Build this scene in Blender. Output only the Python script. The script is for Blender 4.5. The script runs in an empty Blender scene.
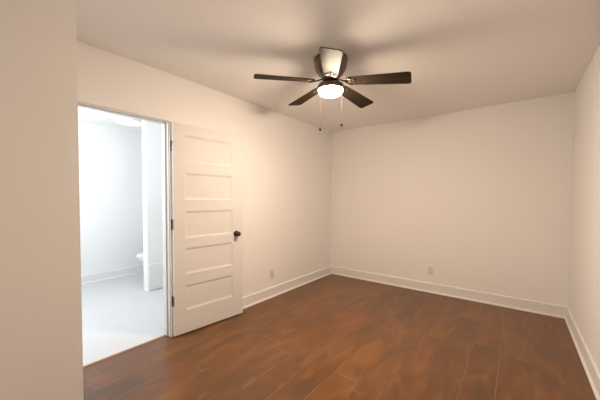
import bpy, bmesh, math, random
from mathutils import Vector, Matrix

SC = bpy.context.scene
COL = SC.collection

# ------------------------------------------------------------------ camera
YAW, PITCH, ROLL = -0.6596, -0.0286, 0.0028
F = Vector((math.sin(YAW) * math.cos(PITCH), math.cos(YAW) * math.cos(PITCH), math.sin(PITCH)))
R = Vector((math.cos(YAW), -math.sin(YAW), 0))
U = R.cross(F)
R2 = R * math.cos(ROLL) + U * math.sin(ROLL)
U2 = -R * math.sin(ROLL) + U * math.cos(ROLL)
cam_data = bpy.data.cameras.new('camera')
cam_data.sensor_width = 36
cam_data.lens = 280.31 * 36 / 600
cam_data.shift_y = 6.75 / 600
cam_data.clip_start = 0.02
cam = bpy.data.objects.new('camera', cam_data)
COL.objects.link(cam)
M = Matrix((R2, U2, -F)).transposed().to_4x4()
M.translation = Vector((2.5408, -4.1694, 1.2958))
cam.matrix_world = M
SC.camera = cam

# ------------------------------------------------------------------ world, exposure, light strengths
world = bpy.data.worlds.new('world')
SC.world = world
world.use_nodes = True
world.node_tree.nodes['Background'].inputs[0].default_value = (0.75, 0.85, 1, 1)
world.node_tree.nodes['Background'].inputs[1].default_value = 0.5
SC.view_settings.view_transform = 'Standard'
SC.view_settings.look = 'None'
SC.view_settings.gamma = 1
SC.view_settings.use_curve_mapping = False
SC.view_settings.exposure = 0.12
SC.cycles.sample_clamp_indirect = 8.0
FAN_LAMP = ((1.0, 0.78, 0.58), 338.0)        # the globe of the ceiling fan
BATH_LAMP = ((0.92, 0.96, 1.0), 0.9)        # the flush lamp of the bathroom
ba = bpy.data.lights.new('bathroom_light', 'POINT')      # added point light, out of view with no fixture, evens out the bathroom's brightness
ba.shadow_soft_size = 0.22
ba.color, ba.energy = (0.91, 0.96, 1.0), 49
bo = bpy.data.objects.new('bathroom_light', ba)
COL.objects.link(bo)
bo.location = (-1.18, -3.70, 1.85)

# ------------------------------------------------------------------ room sizes (metres)
W, H, REAR = 2.998, 2.44, -4.42
CLX, CLY = 0.78, -3.729                     # closet bump-out corner
JR, JL, OH = -2.868, -3.632, 1.994          # door opening: jambs and head
BX0, BX1, BY0, BY1 = -2.63, -0.12, -4.3, -1.50   # bathroom


# ------------------------------------------------------------------ materials
def mat(name, col=(0.8, 0.8, 0.8), rough=0.5, metal=0.0, spec=0.5):
    m = bpy.data.materials.new(name)
    m.use_nodes = True
    b = m.node_tree.nodes['Principled BSDF']
    b.inputs['Base Color'].default_value = (*col, 1)
    b.inputs['Roughness'].default_value = rough
    b.inputs['Metallic'].default_value = metal
    b.inputs['Specular IOR Level'].default_value = spec
    return m


def nd(m, t, **kw):
    n = m.node_tree.nodes.new(t)
    for k, v in kw.items():
        setattr(n, k, v)
    return n


def lk(m, a, b):
    m.node_tree.links.new(a, b)


def mth(m, op, a, b=None, c=None):
    n = nd(m, 'ShaderNodeMath', operation=op)
    for i, v in enumerate((a, b, c)):
        if v is None:
            continue
        if isinstance(v, (int, float)):
            n.inputs[i].default_value = v
        else:
            lk(m, v, n.inputs[i])
    return n.outputs[0]


def paint(name, col, rough, bump=0.04, scale=350):
    m = mat(name, col, rough)
    b = m.node_tree.nodes['Principled BSDF']
    tc = nd(m, 'ShaderNodeTexCoord')
    n = nd(m, 'ShaderNodeTexNoise')
    n.inputs['Scale'].default_value = scale
    n.inputs['Detail'].default_value = 3
    lk(m, tc.outputs['Object'], n.inputs['Vector'])
    bp = nd(m, 'ShaderNodeBump')
    bp.inputs['Strength'].default_value = bump
    bp.inputs['Distance'].default_value = 0.002
    lk(m, n.outputs['Fac'], bp.inputs['Height'])
    lk(m, bp.outputs[0], b.inputs['Normal'])
    return m


def wood_floor():
    m = mat('hardwood_planks', rough=0.3, spec=0.5)
    b = m.node_tree.nodes['Principled BSDF']
    tc = nd(m, 'ShaderNodeTexCoord')
    sp = nd(m, 'ShaderNodeSeparateXYZ')
    lk(m, tc.outputs['Object'], sp.inputs[0])
    X, Y = sp.outputs[0], sp.outputs[1]
    PW, PL = 0.195, 1.22
    u = mth(m, 'DIVIDE', mth(m, 'SUBTRACT', X, 0.11), PW)
    iu = mth(m, 'FLOOR', u)
    fu = mth(m, 'FRACT', u)
    off = mth(m, 'ADD', mth(m, 'MULTIPLY', iu, 0.7645), mth(m, 'MULTIPLY', mth(m, 'SINE', mth(m, 'MULTIPLY', iu, math.pi / 2)), 0.31))
    v = mth(m, 'ADD', mth(m, 'DIVIDE', Y, PL), mth(m, 'ADD', off, 0.91))
    iv = mth(m, 'FLOOR', v)
    fv = mth(m, 'FRACT', v)
    cid = nd(m, 'ShaderNodeCombineXYZ')
    lk(m, iu, cid.inputs[0])
    lk(m, iv, cid.inputs[1])
    wn2 = nd(m, 'ShaderNodeTexWhiteNoise', noise_dimensions='3D')
    lk(m, cid.outputs[0], wn2.inputs['Vector'])
    # grain: stretched along Y, shifted per plank
    gv = nd(m, 'ShaderNodeCombineXYZ')
    lk(m, mth(m, 'MULTIPLY', X, 16), gv.inputs[0])
    lk(m, mth(m, 'ADD', mth(m, 'MULTIPLY', Y, 1.6), mth(m, 'MULTIPLY', wn2.outputs['Value'], 40)), gv.inputs[1])
    lk(m, mth(m, 'MULTIPLY', wn2.outputs['Value'], 17), gv.inputs[2])
    g = nd(m, 'ShaderNodeTexNoise')
    g.inputs['Scale'].default_value = 1.0
    g.inputs['Detail'].default_value = 6
    g.inputs['Distortion'].default_value = 0.6
    lk(m, gv.outputs[0], g.inputs['Vector'])
    g2v = nd(m, 'ShaderNodeCombineXYZ')
    lk(m, mth(m, 'MULTIPLY', X, 5), g2v.inputs[0])
    lk(m, mth(m, 'ADD', mth(m, 'MULTIPLY', Y, 1.7), mth(m, 'MULTIPLY', wn2.outputs['Value'], 23)), g2v.inputs[1])
    g2 = nd(m, 'ShaderNodeTexNoise')
    g2.inputs['Scale'].default_value = 1.0
    g2.inputs['Detail'].default_value = 3
    lk(m, g2v.outputs[0], g2.inputs['Vector'])
    # value that runs through the colour ramp
    t = mth(m, 'ADD', mth(m, 'MULTIPLY', wn2.outputs['Value'], 0.26),
            mth(m, 'ADD', mth(m, 'MULTIPLY', g.outputs['Fac'], 0.40), mth(m, 'MULTIPLY', g2.outputs['Fac'], 0.60)))
    cr = nd(m, 'ShaderNodeValToRGB')
    e = cr.color_ramp.elements
    e[0].position, e[0].color = 0.28, (0.080, 0.034, 0.011, 1)
    e[1].position, e[1].color = 0.95, (0.25, 0.102, 0.027, 1)
    k = e.new(0.58)
    k.color = (0.148, 0.058, 0.015, 1)
    lk(m, t, cr.inputs[0])
    # seams
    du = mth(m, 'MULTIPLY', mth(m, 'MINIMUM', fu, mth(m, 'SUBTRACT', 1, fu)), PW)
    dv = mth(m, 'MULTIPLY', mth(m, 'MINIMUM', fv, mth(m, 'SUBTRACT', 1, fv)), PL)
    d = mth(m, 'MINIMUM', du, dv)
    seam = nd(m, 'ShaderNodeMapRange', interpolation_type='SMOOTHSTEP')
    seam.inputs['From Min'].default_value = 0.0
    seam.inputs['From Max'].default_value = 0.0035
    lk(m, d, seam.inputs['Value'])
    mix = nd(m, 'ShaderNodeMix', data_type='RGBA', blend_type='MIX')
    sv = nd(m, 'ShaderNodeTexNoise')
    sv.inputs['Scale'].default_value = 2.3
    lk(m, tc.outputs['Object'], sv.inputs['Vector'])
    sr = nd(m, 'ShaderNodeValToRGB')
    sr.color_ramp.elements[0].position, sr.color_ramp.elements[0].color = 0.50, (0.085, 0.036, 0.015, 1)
    sr.color_ramp.elements[1].position, sr.color_ramp.elements[1].color = 0.60, (0.34, 0.17, 0.075, 1)  # pale seam stretches: doorway light glinting on plank edges, painted into the colour
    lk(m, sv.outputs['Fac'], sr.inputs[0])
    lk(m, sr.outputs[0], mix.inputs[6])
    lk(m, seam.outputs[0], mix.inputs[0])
    # hand-scraped figure: golden streaks and smoky patches in the planks
    fv3 = nd(m, 'ShaderNodeCombineXYZ')
    lk(m, mth(m, 'MULTIPLY', X, 9), fv3.inputs[0])
    lk(m, mth(m, 'ADD', mth(m, 'MULTIPLY', Y, 3.2), mth(m, 'MULTIPLY', wn2.outputs['Value'], 31)), fv3.inputs[1])
    n3 = nd(m, 'ShaderNodeTexNoise')
    n3.inputs['Scale'].default_value = 1.0
    n3.inputs['Detail'].default_value = 4
    n3.inputs['Distortion'].default_value = 0.8
    lk(m, fv3.outputs[0], n3.inputs['Vector'])
    gold = nd(m, 'ShaderNodeMapRange', interpolation_type='SMOOTHSTEP')
    gold.inputs['From Min'].default_value, gold.inputs['From Max'].default_value = 0.52, 0.72
    gold.inputs['To Max'].default_value = 0.5
    lk(m, n3.outputs['Fac'], gold.inputs['Value'])
    smoke = nd(m, 'ShaderNodeMapRange', interpolation_type='SMOOTHSTEP')
    smoke.inputs['From Min'].default_value, smoke.inputs['From Max'].default_value = 0.52, 0.70
    smoke.inputs['To Max'].default_value = 0.5
    lk(m, mth(m, 'SUBTRACT', 1.0, n3.outputs['Fac']), smoke.inputs['Value'])
    m1 = nd(m, 'ShaderNodeMix', data_type='RGBA', blend_type='MIX')
    lk(m, gold.outputs[0], m1.inputs[0])
    lk(m, cr.outputs[0], m1.inputs[6])
    m1.inputs[7].default_value = (0.27, 0.105, 0.022, 1)
    m2 = nd(m, 'ShaderNodeMix', data_type='RGBA', blend_type='MIX')
    lk(m, smoke.outputs[0], m2.inputs[0])
    lk(m, m1.outputs[2], m2.inputs[6])
    m2.inputs[7].default_value = (0.085, 0.046, 0.020, 1)
    lk(m, m2.outputs[2], mix.inputs[7])
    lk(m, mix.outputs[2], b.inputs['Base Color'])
    rr = nd(m, 'ShaderNodeMapRange')
    rr.inputs['To Min'].default_value = 0.25
    rr.inputs['To Max'].default_value = 0.36
    lk(m, g2.outputs['Fac'], rr.inputs['Value'])
    lk(m, rr.outputs[0], b.inputs['Roughness'])
    hgt = mth(m, 'ADD', mth(m, 'MULTIPLY', seam.outputs[0], 1.0),
              mth(m, 'ADD', mth(m, 'MULTIPLY', g2.outputs['Fac'], 0.25), mth(m, 'MULTIPLY', g.outputs['Fac'], 0.12)))
    bp = nd(m, 'ShaderNodeBump')
    bp.inputs['Strength'].default_value = 0.35
    bp.inputs['Distance'].default_value = 0.004
    lk(m, hgt, bp.inputs['Height'])
    lk(m, bp.outputs[0], b.inputs['Normal'])
    return m


def tile_floor():
    m = mat('bathroom_tile', (0.61, 0.62, 0.63), 0.3)
    b = m.node_tree.nodes['Principled BSDF']
    tc = nd(m, 'ShaderNodeTexCoord')
    br = nd(m, 'ShaderNodeTexBrick')
    br.inputs['Color1'].default_value = (0.61, 0.62, 0.63, 1)
    br.inputs['Color2'].default_value = (0.60, 0.61, 0.62, 1)
    br.inputs['Mortar'].default_value = (0.57, 0.58, 0.59, 1)
    br.inputs['Scale'].default_value = 1
    br.inputs['Mortar Size'].default_value = 0.003
    br.inputs['Brick Width'].default_value = 0.61
    br.inputs['Row Height'].default_value = 0.305
    lk(m, tc.outputs['Object'], br.inputs['Vector'])
    lk(m, br.outputs['Color'], b.inputs['Base Color'])
    return m


def dark_wood():
    m = mat('dark_walnut_blade', rough=0.45, spec=0.015)
    b = m.node_tree.nodes['Principled BSDF']
    tc = nd(m, 'ShaderNodeTexCoord')
    mp = nd(m, 'ShaderNodeMapping')
    mp.inputs['Scale'].default_value = (3, 45, 20)
    lk(m, tc.outputs['Object'], mp.inputs[0])
    n = nd(m, 'ShaderNodeTexNoise')
    n.inputs['Scale'].default_value = 1
    n.inputs['Detail'].default_value = 5
    lk(m, mp.outputs[0], n.inputs['Vector'])
    cr = nd(m, 'ShaderNodeValToRGB')
    cr.color_ramp.elements[0].position = 0.3
    cr.color_ramp.elements[0].color = (0.026, 0.019, 0.013, 1)
    cr.color_ramp.elements[1].position = 0.75
    cr.color_ramp.elements[1].color = (0.050, 0.037, 0.026, 1)
    lk(m, n.outputs['Fac'], cr.inputs[0])
    lk(m, cr.outputs[0], b.inputs['Base Color'])
    return m


def emitter(name, col, strength):
    m = mat(name, (0.9, 0.9, 0.88), 0.4)
    b = m.node_tree.nodes['Principled BSDF']
    b.inputs['Emission Color'].default_value = (*col, 1)
    b.inputs['Emission Strength'].default_value = strength
    m.cycles.emission_sampling = 'FRONT'
    return m


WALL = paint('warm_white_wall_paint', (0.91, 0.905, 0.895), 0.65)
CEIL = paint('flat_white_ceiling_paint', (0.94, 0.935, 0.925), 0.85, 0.08, 220)
TRIM = paint('satin_white_trim_paint', (0.83, 0.825, 0.81), 0.45, 0.01)
TRIM.node_tree.nodes['Principled BSDF'].inputs['Specular IOR Level'].default_value = 0.15
DOORP = paint('satin_white_door_paint', (0.775, 0.77, 0.76), 0.45, 0.01)
DOORP.node_tree.nodes['Principled BSDF'].inputs['Specular IOR Level'].default_value = 0.15
BATHW = paint('white_bathroom_paint', (0.88, 0.885, 0.885), 0.6)
WOOD = wood_floor()
TILE = tile_floor()
BLADE = dark_wood()
BRONZE = paint('oil_rubbed_bronze', (0.075, 0.050, 0.036), 0.33, 0.05, 400)
BRONZE.node_tree.nodes['Principled BSDF'].inputs['Metallic'].default_value = 0.6
SATIN = paint('brushed_brown_metal', (0.17, 0.13, 0.10), 0.38, 0.02, 400)
SATIN.node_tree.nodes['Principled BSDF'].inputs['Metallic'].default_value = 0.7
BRASS = paint('tan_wood_threshold', (0.30, 0.17, 0.085), 0.4, 0.05, 120)
HINGE = paint("dark_hinge_metal", (0.22, 0.20, 0.185), 0.35, 0.02)
HINGE.node_tree.nodes['Principled BSDF'].inputs['Metallic'].default_value = 0.7
PLASTIC = paint('white_outlet_plastic', (0.78, 0.75, 0.71), 0.35, 0.0)
SLOT = mat('dark_slot', (0.05, 0.045, 0.04), 0.6)
CHAINM = mat('pale_chain_metal', (0.045, 0.038, 0.03), 0.5, 0.0, 0.1)
FOB = mat('dark_wood_fob', (0.010, 0.007, 0.005), 0.6, 0.0, 0.05)
FLUSH = mat('chrome_handle_metal', (0.75, 0.75, 0.75), 0.2, 1.0)
PORC = paint('white_porcelain', (0.86, 0.87, 0.87), 0.12, 0.0)
GLOBE = emitter('lit_frosted_globe', *FAN_LAMP)
BATHGLOW = emitter('lit_bathroom_diffuser', *BATH_LAMP)


# ------------------------------------------------------------------ mesh helpers
def add_box(bm, lo, hi, bev=0.0):
    g = bmesh.ops.create_cube(bm, size=1.0)
    vs = g['verts']
    for v in vs:
        v.co = Vector(((lo[i] + hi[i]) / 2 + v.co[i] * (hi[i] - lo[i]) for i in range(3)))
    if bev:
        es = list({e for v in vs for e in v.link_edges})
        bmesh.ops.bevel(bm, geom=es, offset=bev, segments=2, affect='EDGES', profile=0.5)
    return bm


def add_prism(bm, prof, axis_from, axis_to):
    """profile points (3d functions of t) extruded between two callables"""
    a = [bm.verts.new(axis_from(p)) for p in prof]
    b = [bm.verts.new(axis_to(p)) for p in prof]
    n = len(prof)
    for i in range(n):
        j = (i + 1) % n
        bm.faces.new((a[i], a[j], b[j], b[i]))
    bm.faces.new(a[::-1])
    bm.faces.new(b)


def add_lathe(bm, prof, seg=48, centre=(0, 0), squash=(1, 1)):
    rings = []
    for r, z in prof:
        if r < 1e-6:
            rings.append([bm.verts.new((centre[0], centre[1], z))])
        else:
            rings.append([bm.verts.new((centre[0] + squash[0] * r * math.cos(2 * math.pi * i / seg),
                                        centre[1] + squash[1] * r * math.sin(2 * math.pi * i / seg), z)) for i in range(seg)])
    for a, b in zip(rings, rings[1:]):
        for i in range(seg):
            j = (i + 1) % seg
            if len(a) == 1 and len(b) == 1:
                continue
            if len(a) == 1:
                bm.faces.new((a[0], b[i], b[j]))
            elif len(b) == 1:
                bm.faces.new((a[i], a[j], b[0]))
            else:
                bm.faces.new((a[i], a[j], b[j], b[i]))
    for ring in (rings[0], rings[-1]):
        if len(ring) > 1:
            bm.faces.new(ring)


def add_tube(bm, pts, rad, seg=10, closed=False, flat=1.0):
    pts = [Vector(p) for p in pts]
    n = len(pts)
    rings = []
    for i, p in enumerate(pts):
        if closed:
            d = (pts[(i + 1) % n] - pts[i - 1]).normalized()
        else:
            d = (pts[min(i + 1, n - 1)] - pts[max(i - 1, 0)]).normalized()
        up = Vector((0, 0, 1)) if abs(d.z) < 0.9 else Vector((1, 0, 0))
        s = d.cross(up).normalized()
        t = s.cross(d).normalized()
        r = rad[i] if isinstance(rad, (list, tuple)) else rad
        rings.append([bm.verts.new(p + s * (r * math.cos(2 * math.pi * k / seg)) + t * (r * flat * math.sin(2 * math.pi * k / seg)))
                      for k in range(seg)])
    pairs = list(zip(rings, rings[1:]))
    if closed:
        pairs.append((rings[-1], rings[0]))
    for a, b in pairs:
        for k in range(seg):
            j = (k + 1) % seg
            bm.faces.new((a[k], a[j], b[j], b[k]))
    if not closed:
        bm.faces.new(rings[0][::-1])
        bm.faces.new(rings[-1])


def obj(name, bm, m, parent=None, smooth=False):
    bmesh.ops.recalc_face_normals(bm, faces=bm.faces[:])
    me = bpy.data.meshes.new(name)
    bm.to_mesh(me)
    bm.free()
    me.materials.append(m)
    if smooth:
        for p in me.polygons:
            p.use_smooth = True
        me.set_sharp_from_angle(angle=math.radians(38))
    o = bpy.data.objects.new(name, me)
    COL.objects.link(o)
    if parent:
        o.parent = parent
    return o


def struct(name, bm, m, parent=None, smooth=False):
    o = obj(name, bm, m, parent, smooth)
    if parent is None:
        o['kind'] = 'structure'
    return o


def boxes(*bs):
    bm = bmesh.new()
    for b in bs:
        add_box(bm, *b)
    return bm


def thing(name, label, cat, loc=(0, 0, 0), rz=0.0, group=None):
    o = bpy.data.objects.new(name, None)
    o.empty_display_size = 0.1
    COL.objects.link(o)
    o.location = loc
    o.rotation_euler = (0, 0, rz)
    o['label'] = label
    o['category'] = cat
    if group:
        o['group'] = group
    return o


# ------------------------------------------------------------------ the setting: bedroom
T = 0.12
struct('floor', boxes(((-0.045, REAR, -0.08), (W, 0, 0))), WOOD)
struct('ceiling', boxes(((0, REAR, H), (W, 0, H + 0.1))), CEIL)
struct('wall_left', boxes(((-T, JR + 0.02, 0), (0, 0, H)),
                          ((-T, REAR, 0), (0, JL - 0.02, H)),
                          ((-T, JL - 0.02, OH + 0.02), (0, JR + 0.02, H))), WALL)
struct('wall_back', boxes(((-T, 0, 0), (W + T, T, H))), WALL)
struct('wall_right', boxes(((W, REAR, 0), (W + T, 0, H))), WALL)
struct('wall_rear', boxes(((-T, REAR - T, 0), (W + T, REAR, H))), WALL)
struct('wall_closet', boxes(((0, CLY - 0.11, 0), (CLX, CLY, H)), ((CLX - 0.11, REAR, 0), (CLX, CLY - 0.11, H))), WALL)

BH, BT = 0.131, 0.014
SH = 0.014     # shoe moulding depth beyond the board


def base_profile():
    # (distance from the wall, height)
    p = [(0, 0), (BT + SH, 0)]
    for i in range(1, 6):
        a = i / 5 * math.pi / 2
        p.append((BT + SH * math.cos(a), 0.019 * math.sin(a)))
    p += [(BT, BH - 0.012), (BT - 0.003, BH - 0.003), (BT - 0.008, BH), (0, BH)]
    return p


def baseboard(name, a, b, nrm, m0=0, m1=0):
    """runs from a to b along a wall; nrm points into the room; m0/m1 = 1 mitres that end inward"""
    bm = bmesh.new()
    a, b, nrm = Vector((*a, 0)), Vector((*b, 0)), Vector((*nrm, 0))
    d = (b - a).normalized()
    add_prism(bm, base_profile(), lambda p: a + nrm * p[0] + d * (p[0] * m0) + Vector((0, 0, p[1])),
              lambda p: b + nrm * p[0] - d * (p[0] * m1) + Vector((0, 0, p[1])))
    return struct(name, bm, TRIM)


baseboard('baseboard_left', (0, JR + 0.097), (0, 0), (1, 0), 0, 1)
baseboard('baseboard_back', (0, 0), (W, 0), (0, -1), 1, 1)
baseboard('baseboard_right', (W, 0), (W, REAR), (-1, 0), 1, 1)
baseboard('baseboard_rear', (W, REAR), (CLX, REAR), (0, 1), 1, 1)
baseboard('baseboard_closet', (CLX, REAR), (CLX, CLY), (1, 0), 1, -1)
baseboard('baseboard_closet_side', (CLX, CLY), (0, CLY), (0, 1), -1, 0)

# door frame: jambs, stop, casings
bm = bmesh.new()
add_box(bm, (-T - 0.002, JR, 0), (0.002, JR + 0.02, OH), 0.0015)
add_box(bm, (-T - 0.002, JL - 0.02, 0), (0.002, JL, OH), 0.0015)
add_box(bm, (-T - 0.002, JL - 0.02, OH), (0.002, JR + 0.02, OH + 0.02), 0.0015)
struct('trim_1', bm, TRIM)
bm = bmesh.new()       # door stops, set back from the leaf's side
add_box(bm, (-0.085, JR - 0.011, 0), (-0.04, JR, OH), 0.001)
add_box(bm, (-0.085, JL, 0), (-0.04, JL + 0.011, OH), 0.001)
add_box(bm, (-0.085, JL + 0.011, OH - 0.011), (-0.04, JR - 0.011, OH), 0.001)
struct('trim_2', bm, TRIM)
bm = bmesh.new()       # bedroom casings with a flat, overhanging head board
add_box(bm, (0.0, JR + 0.006, 0), (0.016, JR + 0.095, OH + 0.006), 0.0015)
add_box(bm, (0.0, CLY + 0.003, 0), (0.016, JL - 0.006, OH + 0.006), 0.0015)
add_box(bm, (0.0, CLY + 0.003, OH + 0.006), (0.021, JR + 0.115, OH + 0.098), 0.0015)
struct('trim_3', bm, WALL)
bm = bmesh.new()       # bathroom casings
add_box(bm, (-T - 0.016, JR + 0.006, 0), (-T, JR + 0.095, OH + 0.095), 0.0015)
add_box(bm, (-T - 0.016, JL - 0.095, 0), (-T, JL - 0.006, OH + 0.095), 0.0015)
add_box(bm, (-T - 0.016, JL - 0.006, OH + 0.006), (-T, JR + 0.006, OH + 0.095), 0.0015)
struct('trim_4', bm, TRIM)
bm = bmesh.new()       # wooden threshold strip between planks and tile
add_prism(bm, [(-0.075, 0), (-0.045, 0), (-0.045, 0.002), (-0.052, 0.007), (-0.068, 0.007), (-0.075, 0.003)],
          lambda p: Vector((p[0], JL, p[1])), lambda p: Vector((p[0], JR, p[1])))
struct('trim_5', bm, BRASS)

# ------------------------------------------------------------------ the setting: bathroom beyond the door
struct('floor_bathroom', boxes(((BX0, BY0, -0.08), (-0.045 - 0.0005, BY1, 0))), TILE)
struct('ceiling_bathroom', boxes(((BX0, BY0, H), (-T, BY1, H + 0.1))), CEIL)
struct('wall_bathroom_far', boxes(((BX0 - T, BY0 - T, 0), (BX0, BY1 + T, H))), BATHW)
struct('wall_bathroom_right', boxes(((BX0, BY1, 0), (-T, BY1 + T, H))), BATHW)
struct('wall_bathroom_left', boxes(((BX0, BY0 - T, 0), (-T, BY0, H))), BATHW)
SX0, SX1, SY = -1.63, -1.50, -2.407
struct('wall_bathroom_partition', boxes(((SX0, SY, 0), (SX1, BY1, H))), BATHW)
baseboard('baseboard_bathroom_far', (BX0, BY1), (BX0, BY0), (1, 0), 1, 1)
baseboard('baseboard_bathroom_right', (SX0, BY1), (BX0, BY1), (0, -1), 0, 1)
baseboard('baseboard_bathroom_left', (BX0, BY0), (-T, BY0), (0, 1), 1, 0)
bm = bmesh.new()       # low white skirting panel at the foot of the partition
add_box(bm, (SX1, SY + 0.012, 0.012), (SX1 + 0.016, BY1, 0.37), 0.002)
struct('trim_6', bm, TRIM)

# ------------------------------------------------------------------ the open five panel door
LW, LH, LT = 0.759, 1.978, 0.035
hinge_pt = Vector((0.0500, -2.850))          # front hinge corner
free_pt = Vector((0.118, -2.110))
dvec = (free_pt - hinge_pt).normalized()
rz = math.atan2(dvec.y, dvec.x)
ZB = 0.012
PZ = [(0.228, 0.466), (0.574, 0.822), (0.918, 1.174), (1.283, 1.536), (1.640, 1.890)]
PU = (0.106, LW - 0.130)


def door_leaf():
    """local: x along the leaf, y = 0 front (room side) .. LT back, z up from the leaf's bottom"""
    bm = bmesh.new()
    us = [0, PU[0], PU[1], LW]
    zs = [0]
    for a, b in PZ:
        zs += [a - ZB, b - ZB]
    zs.append(LH)
    DEP, SL = 0.008, 0.020
    for side in (0, 1):
        y0 = 0.0 if side == 0 else LT
        sg = 1 if side == 0 else -1
        vg = {}

        def V(u, z, dy=0.0):
            k = (round(u, 5), round(z, 5), round(dy, 5))
            if k not in vg:
                vg[k] = bm.verts.new((u, y0 + sg * dy, z))
            return vg[k]
        for i in range(3):
            for j in range(len(zs) - 1):
                u0, u1, z0, z1 = us[i], us[i + 1], zs[j], zs[j + 1]
                if i == 1 and j % 2 == 1:
                    o = [(u0, z0), (u1, z0), (u1, z1), (u0, z1)]
                    step = [(0, 0), (0.0015, 0.002), (SL, DEP)]
                    loops = [[V(u + (s if u == u0 else -s), z + (s if z == z0 else -s), d) for u, z in o] for s, d in step]
                    for A, B in zip(loops, loops[1:]):
                        for k in range(4):
                            l = (k + 1) % 4
                            bm.faces.new((A[k], A[l], B[l], B[k]))
                    bm.faces.new(loops[-1])
                else:
                    bm.faces.new((V(u0, z0), V(u1, z0), V(u1, z1), V(u0, z1)))
    # edges of the leaf
    bm.verts.ensure_lookup_table()
    fr = {(round(v.co.x, 5), round(v.co.z, 5)): v for v in bm.verts if abs(v.co.y) < 1e-7}
    bk = {(round(v.co.x, 5), round(v.co.z, 5)): v for v in bm.verts if abs(v.co.y - LT) < 1e-7}
    per = [(u, 0) for u in us] + [(LW, z) for z in zs[1:]] + [(u, LH) for u in us[-2::-1]] + [(0, z) for z in zs[-2:0:-1]]
    per = [(round(a, 5), round(b, 5)) for a, b in per]
    for a, b in zip(per, per[1:] + per[:1]):
        bm.faces.new((fr[a], fr[b], bk[b], bk[a]))
    return bm


door = bpy.data.objects.new('door_1', None)
COL.objects.link(door)
door.location = (hinge_pt.x, hinge_pt.y, ZB)
door.rotation_euler = (0, 0, rz)
door['kind'] = 'structure'
leaf = obj('door_leaf', door_leaf(), DOORP, door)
for zc in (0.337, 1.055, 1.778):
    z = zc - ZB
    bm = bmesh.new()
    add_box(bm, (-0.0025, 0.002, z - 0.045), (0.0, LT - 0.004, z + 0.045), 0.0008)     # leaf plate on the door edge
    add_tube(bm, [(-0.008, LT - 0.002, z - 0.046), (-0.008, LT - 0.002, z + 0.046)], 0.0065, 14)
    for s in (-1, 1):
        add_lathe(bm, [(0, z + s * 0.052), (0.004, z + s * 0.051), (0.0045, z + s * 0.046)], 12, (-0.008, LT - 0.002))
    h = obj('hinge', bm, HINGE, door, True)
ku, kz = LW - 0.085, 0.913 - ZB


def knob_mesh(side):
    y0 = 0.0 if side == 0 else LT
    sg = -1 if side == 0 else 1
    L = 1.0 if side == 0 else 0.85
    prof = [(0.0, 0.0), (0.032, 0.0), (0.032, 0.004), (0.028, 0.008), (0.014, 0.010), (0.011, 0.014), (0.011, 0.026 * L),
            (0.018, 0.030 * L), (0.025, 0.036 * L), (0.0275, 0.045 * L), (0.026, 0.054 * L), (0.019, 0.061 * L), (0.009, 0.0635 * L), (0, 0.064 * L)]
    bm = bmesh.new()
    add_lathe(bm, prof, 32)
    for v in bm.verts:
        x, y, z = v.co
        v.co = Vector((ku + x, y0 + sg * z, kz + y))
    return bm


obj('door_knob', knob_mesh(0), BRONZE, door, True)
obj('door_knob', knob_mesh(1), BRONZE, door, True)
bm = bmesh.new()
add_box(bm, (LW - 0.0005, 0.005, kz - 0.028), (LW + 0.0015, LT - 0.005, kz + 0.028), 0.0005)
add_box(bm, (LW, 0.011, kz - 0.008), (LW + 0.009, LT - 0.011, kz + 0.008), 0.002)
obj('latch', bm, HINGE, door)

# ------------------------------------------------------------------ wall outlets
def outlet(label, loc, rz):
    """local: plate in the XZ plane, facing -Y"""
    t = thing('wall_outlet', label, 'outlet', loc, rz, 'duplex outlets low on the walls')
    bm = bmesh.new()
    add_box(bm, (-0.035, -0.006, -0.0575), (0.035, 0.0, 0.0575), 0.0025)
    obj('cover_plate', bm, PLASTIC, t)
    for s in (-1, 1):
        bm = bmesh.new()
        add_lathe(bm, [(0.0165, 0), (0.0165, 0.002), (0.0155, 0.003), (0, 0.003)], 28)
        for v in bm.verts:
            x, y, z = v.co
            v.co = Vector((x, -0.006 - z, max(-0.0135, min(0.0135, y)) + s * 0.0195))
        rc = obj('receptacle', bm, PLASTIC, t)
        bm = bmesh.new()
        add_box(bm, (-0.0075, -0.0094, s * 0.0195 - 0.003), (-0.0055, -0.0085, s * 0.0195 + 0.006))
        add_box(bm, (0.0055, -0.0094, s * 0.0195 - 0.002), (0.0075, -0.0085, s * 0.0195 + 0.005))
        add_box(bm, (-0.002, -0.0094, s * 0.0195 - 0.010), (0.002, -0.0085, s * 0.0195 - 0.006))
        obj('slots', bm, SLOT, rc)
    bm = bmesh.new()
    add_lathe(bm, [(0.003, 0), (0.003, 0.001), (0, 0.0014)], 14)
    for v in bm.verts:
        x, y, z = v.co
        v.co = Vector((x, -0.006 - z, y))
    obj('screw', bm, PLASTIC, t)
    return t


outlet('white duplex wall outlet on the left wall between the open door and the corner', (0.0, -1.492, 0.302), math.pi / 2)
outlet('white duplex wall outlet above the baseboard on the plain back wall', (1.610, 0.0, 0.300), 0)

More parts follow.
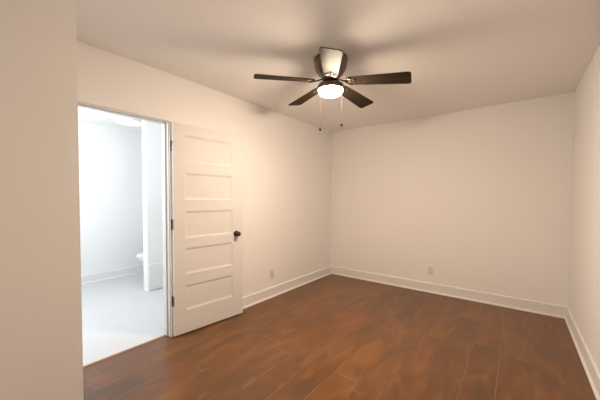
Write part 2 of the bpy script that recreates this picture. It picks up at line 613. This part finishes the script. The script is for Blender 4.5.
# ------------------------------------------------------------------ ceiling fan
FX, FY = 1.3131, -2.1827
fan = thing('ceiling_fan', 'dark five-blade hugger ceiling fan with lit white bowl light and pull chains', 'ceiling fan', (FX, FY, H))
bm = bmesh.new()       # local z is below the ceiling
add_lathe(bm, [(0.0, 0.0), (0.130, 0.0), (0.137, -0.006), (0.138, -0.026), (0.134, -0.030), (0.133, -0.060), (0.123, -0.092),
               (0.103, -0.124), (0.080, -0.147), (0.072, -0.152), (0.070, -0.160), (0.062, -0.163), (0.0, -0.163)], 64)
obj('motor_housing', bm, SATIN, fan, True)
bm = bmesh.new()
add_lathe(bm, [(0.0, -0.163), (0.056, -0.163), (0.066, -0.167), (0.067, -0.172), (0.067, -0.186), (0.060, -0.191), (0.046, -0.194),
               (0.042, -0.206), (0.0, -0.206)], 48)
obj('flywheel', bm, BRONZE, fan, True)
bm = bmesh.new()
add_lathe(bm, [(0.0, -0.200), (0.046, -0.200), (0.074, -0.204), (0.098, -0.212), (0.105, -0.220), (0.107, -0.230), (0.107, -0.254),
               (0.105, -0.257), (0.1005, -0.257), (0.101, -0.248), (0.0, -0.244)], 64)
obj('light_fitter', bm, SATIN, fan, True)
bm = bmesh.new()
prof = [(0.092, -0.249), (0.099, -0.252), (0.1005, -0.257)]
for i in range(1, 13):
    a = i / 12 * math.pi / 2
    prof.append((0.1005 * math.cos(a) ** 0.85 if i < 12 else 0.0, -0.257 - 0.049 * math.sin(a)))
add_lathe(bm, prof, 64)
obj('light_bowl', bm, GLOBE, fan, True)

RT = 0.62
HUBZ = 2.252 - H
TIPZ = 2.214 - H
TH0 = 0.2416
SAG = [-0.033, 0.0, 0.026, 0.026, -0.018]      # each blade hangs a little differently


def blade_bm():
    """local: x = out from the axis, y = along the turn, z up"""
    bm = bmesh.new()
    r0, r1, w0, w1, th = 0.133, RT, 0.108, 0.148, 0.006
    ol = []
    n = 8
    # outline: rounded root, gentle widening, tip with rounded corners
    for i in range(n + 1):
        a = math.pi / 2 + math.pi * i / n
        ol.append((r0 + 0.030 + 0.030 * math.cos(a), w0 / 2 * math.sin(a)))
    cr = 0.022
    for s, a0 in ((-1, -math.pi / 2), (1, 0)):
        for i in range(6):
            a = a0 + math.pi / 2 * i / 5
            ol.append((r1 - cr + cr * math.cos(a), s * (w1 / 2 - cr) + cr * math.sin(a)))
    top = [bm.verts.new((x, y, th / 2)) for x, y in ol]
    bot = [bm.verts.new((x, y, -th / 2)) for x, y in ol]
    bm.faces.new(top)
    bm.faces.new(bot[::-1])
    for i in range(len(ol)):
        j = (i + 1) % len(ol)
        bm.faces.new((top[i], bot[i], bot[j], top[j]))
    es = [e for e in bm.edges if abs(e.verts[0].co.z - e.verts[1].co.z) < 1e-6 and len(e.link_faces) == 2]
    bmesh.ops.bevel(bm, geom=es, offset=0.0012, segments=2, affect='EDGES')
    return bm


def bracket_bm():
    """cast scroll bracket under the blade root, same local frame as the blade"""
    bm = bmesh.new()
    z = -0.0045
    add_tube(bm, [(0.048, 0, 0.024), (0.075, 0, 0.016), (0.105, 0, 0.004), (0.140, 0, -0.004), (0.175, 0, z)],
             [0.010, 0.008, 0.0075, 0.007, 0.006], 12, flat=0.7)

    def loop(cx, cy, rx, ry, rot=0.0, rad=0.0042):
        pts = []
        for i in range(24):
            a = 2 * math.pi * i / 24
            x, y = rx * math.cos(a), ry * math.sin(a)
            pts.append((cx + x * math.cos(rot) - y * math.sin(rot), cy + x * math.sin(rot) + y * math.cos(rot), z))
        add_tube(bm, pts, rad, 8, closed=True)
    loop(0.205, 0, 0.034, 0.014)
    for s in (-1, 1):
        loop(0.182, s * 0.021, 0.027, 0.011, s * 0.45)
        loop(0.158, s * 0.033, 0.014, 0.010, s * 0.9)
        add_tube(bm, [(0.120, 0, -0.001), (0.133, s * 0.014, -0.003), (0.146, s * 0.026, z), (0.160, s * 0.034, z)], 0.0045, 8)
    for x, y in ((0.235, 0), (0.200, 0.030), (0.200, -0.030)):
        g = bmesh.ops.create_uvsphere(bm, u_segments=12, v_segments=8, radius=0.0062)
        bmesh.ops.translate(bm, verts=g['verts'], vec=(x, y, z - 0.001))
    return bm


blade0 = obj('blade', blade_bm(), BLADE, fan, False)
brk0 = obj('blade_bracket', bracket_bm(), BRONZE, blade0, True)
for k in range(5):
    b = blade0 if k == 0 else blade0.copy()
    if k:
        COL.objects.link(b)
        b.parent = fan
        c = brk0.copy()
        COL.objects.link(c)
        c.parent = b
    droop = math.atan2(HUBZ - TIPZ - SAG[k], RT)
    # turn about the axis, droop outward, pitch about the blade's own length
    b.rotation_mode = 'QUATERNION'
    b.location = (0, 0, HUBZ)
    q = Matrix.Rotation(TH0 + k * 2 * math.pi / 5, 3, 'Z') @ Matrix.Rotation(droop, 3, 'Y') @ Matrix.Rotation(math.radians(-11), 3, 'X')
    b.rotation_quaternion = q.to_quaternion()

RV = Vector((math.cos(YAW), -math.sin(YAW), 0))
FV = Vector((math.sin(YAW), math.cos(YAW), 0))


def pull_chain(off, top, bottom):
    p = RV * off[0] + FV * off[1]
    bm = bmesh.new()
    n = int((top - bottom) / 0.0045)
    for i in range(n):
        g = bmesh.ops.create_icosphere(bm, subdivisions=1, radius=0.0007)
        bmesh.ops.translate(bm, verts=g['verts'], vec=(p.x, p.y, top - 0.0045 * i))
    add_tube(bm, [(p.x, p.y, top), (p.x, p.y, bottom)], 0.0005, 6)
    d = Vector((p.x, p.y, 0)).normalized()
    add_tube(bm, [(p.x - d.x * 0.045, p.y - d.y * 0.045, top + 0.004), (p.x, p.y, top)], 0.0025, 8)
    c = obj('pull_chain', bm, CHAINM, fan, True)
    bm = bmesh.new()
    z = bottom
    add_lathe(bm, [(0, z + 0.004), (0.003, z + 0.003), (0.005, z - 0.004), (0.0095, z - 0.012), (0.011, z - 0.019),
                   (0.0085, z - 0.026), (0.004, z - 0.030), (0, z - 0.031)], 20, (p.x, p.y))
    obj('pull_fob', bm, FOB, c, True)


pull_chain((-0.078, 0.085), -0.236, 1.904 - H)
pull_chain((0.102, 0.062), -0.236, 1.938 - H)

# ------------------------------------------------------------------ bathroom things
lamp = thing('ceiling_lamp', 'round white flush ceiling lamp glowing in the bathroom beyond the doorway', 'ceiling lamp', (-2.02, -2.42, H))
bm = bmesh.new()
add_lathe(bm, [(0, 0), (0.185, 0), (0.185, -0.020), (0.178, -0.024), (0.170, -0.024), (0.170, -0.012), (0, -0.012)], 48)
obj('lamp_rim', bm, TRIM, lamp, True)
bm = bmesh.new()
add_lathe(bm, [(0, -0.014), (0.168, -0.014), (0.160, -0.030), (0.130, -0.042), (0.08, -0.050), (0, -0.053)], 48)
obj('lamp_diffuser', bm, BATHGLOW, lamp, True)

toilet = thing('toilet', 'white toilet half hidden behind the partition in the bright bathroom', 'toilet', (-2.07, -1.94, 0))


def ring_section(bm, secs, seg=36):
    """stack of oval sections (cy, rx, ry, z)"""
    rings = []
    for cy, rx, ry, z in secs:
        rings.append([bm.verts.new((rx * math.cos(2 * math.pi * i / seg), cy + ry * math.sin(2 * math.pi * i / seg), z)) for i in range(seg)])
    for a, b in zip(rings, rings[1:]):
        for i in range(seg):
            j = (i + 1) % seg
            bm.faces.new((a[i], a[j], b[j], b[i]))
    bm.faces.new(rings[0][::-1])
    bm.faces.new(rings[-1])


bm = bmesh.new()
ring_section(bm, [(0.02, 0.120, 0.250, 0.0), (0.02, 0.118, 0.245, 0.025), (0.04, 0.100, 0.205, 0.06), (0.04, 0.098, 0.190, 0.15),
                  (0.00, 0.125, 0.225, 0.24), (-0.05, 0.165, 0.275, 0.32), (-0.065, 0.182, 0.300, 0.365), (-0.065, 0.184, 0.304, 0.385)])
obj('bowl', bm, PORC, toilet, True)
bm = bmesh.new()
ring_section(bm, [(-0.07, 0.186, 0.308, 0.386), (-0.07, 0.190, 0.312, 0.392), (-0.07, 0.190, 0.312, 0.402), (-0.07, 0.184, 0.306, 0.407)])
obj('seat', bm, PORC, toilet, True)
bm = bmesh.new()
ring_section(bm, [(-0.065, 0.184, 0.304, 0.408), (-0.065, 0.188, 0.308, 0.414), (-0.065, 0.186, 0.306, 0.424), (-0.065, 0.170, 0.290, 0.430)])
obj('lid', bm, PORC, toilet, True)
bm = bmesh.new()
add_box(bm, (-0.20, 0.235, 0.37), (0.20, 0.425, 0.72), 0.02)
add_box(bm, (-0.21, 0.225, 0.72), (0.21, 0.43, 0.755), 0.010)
add_box(bm, (-0.12, 0.18, 0.30), (0.12, 0.40, 0.375), 0.02)
tank = obj('tank', bm, PORC, toilet, True)
bm = bmesh.new()
add_tube(bm, [(-0.14, 0.236, 0.66), (-0.14, 0.215, 0.66), (-0.09, 0.210, 0.655)], 0.007, 10)
obj('flush_handle', bm, FLUSH, tank, True)
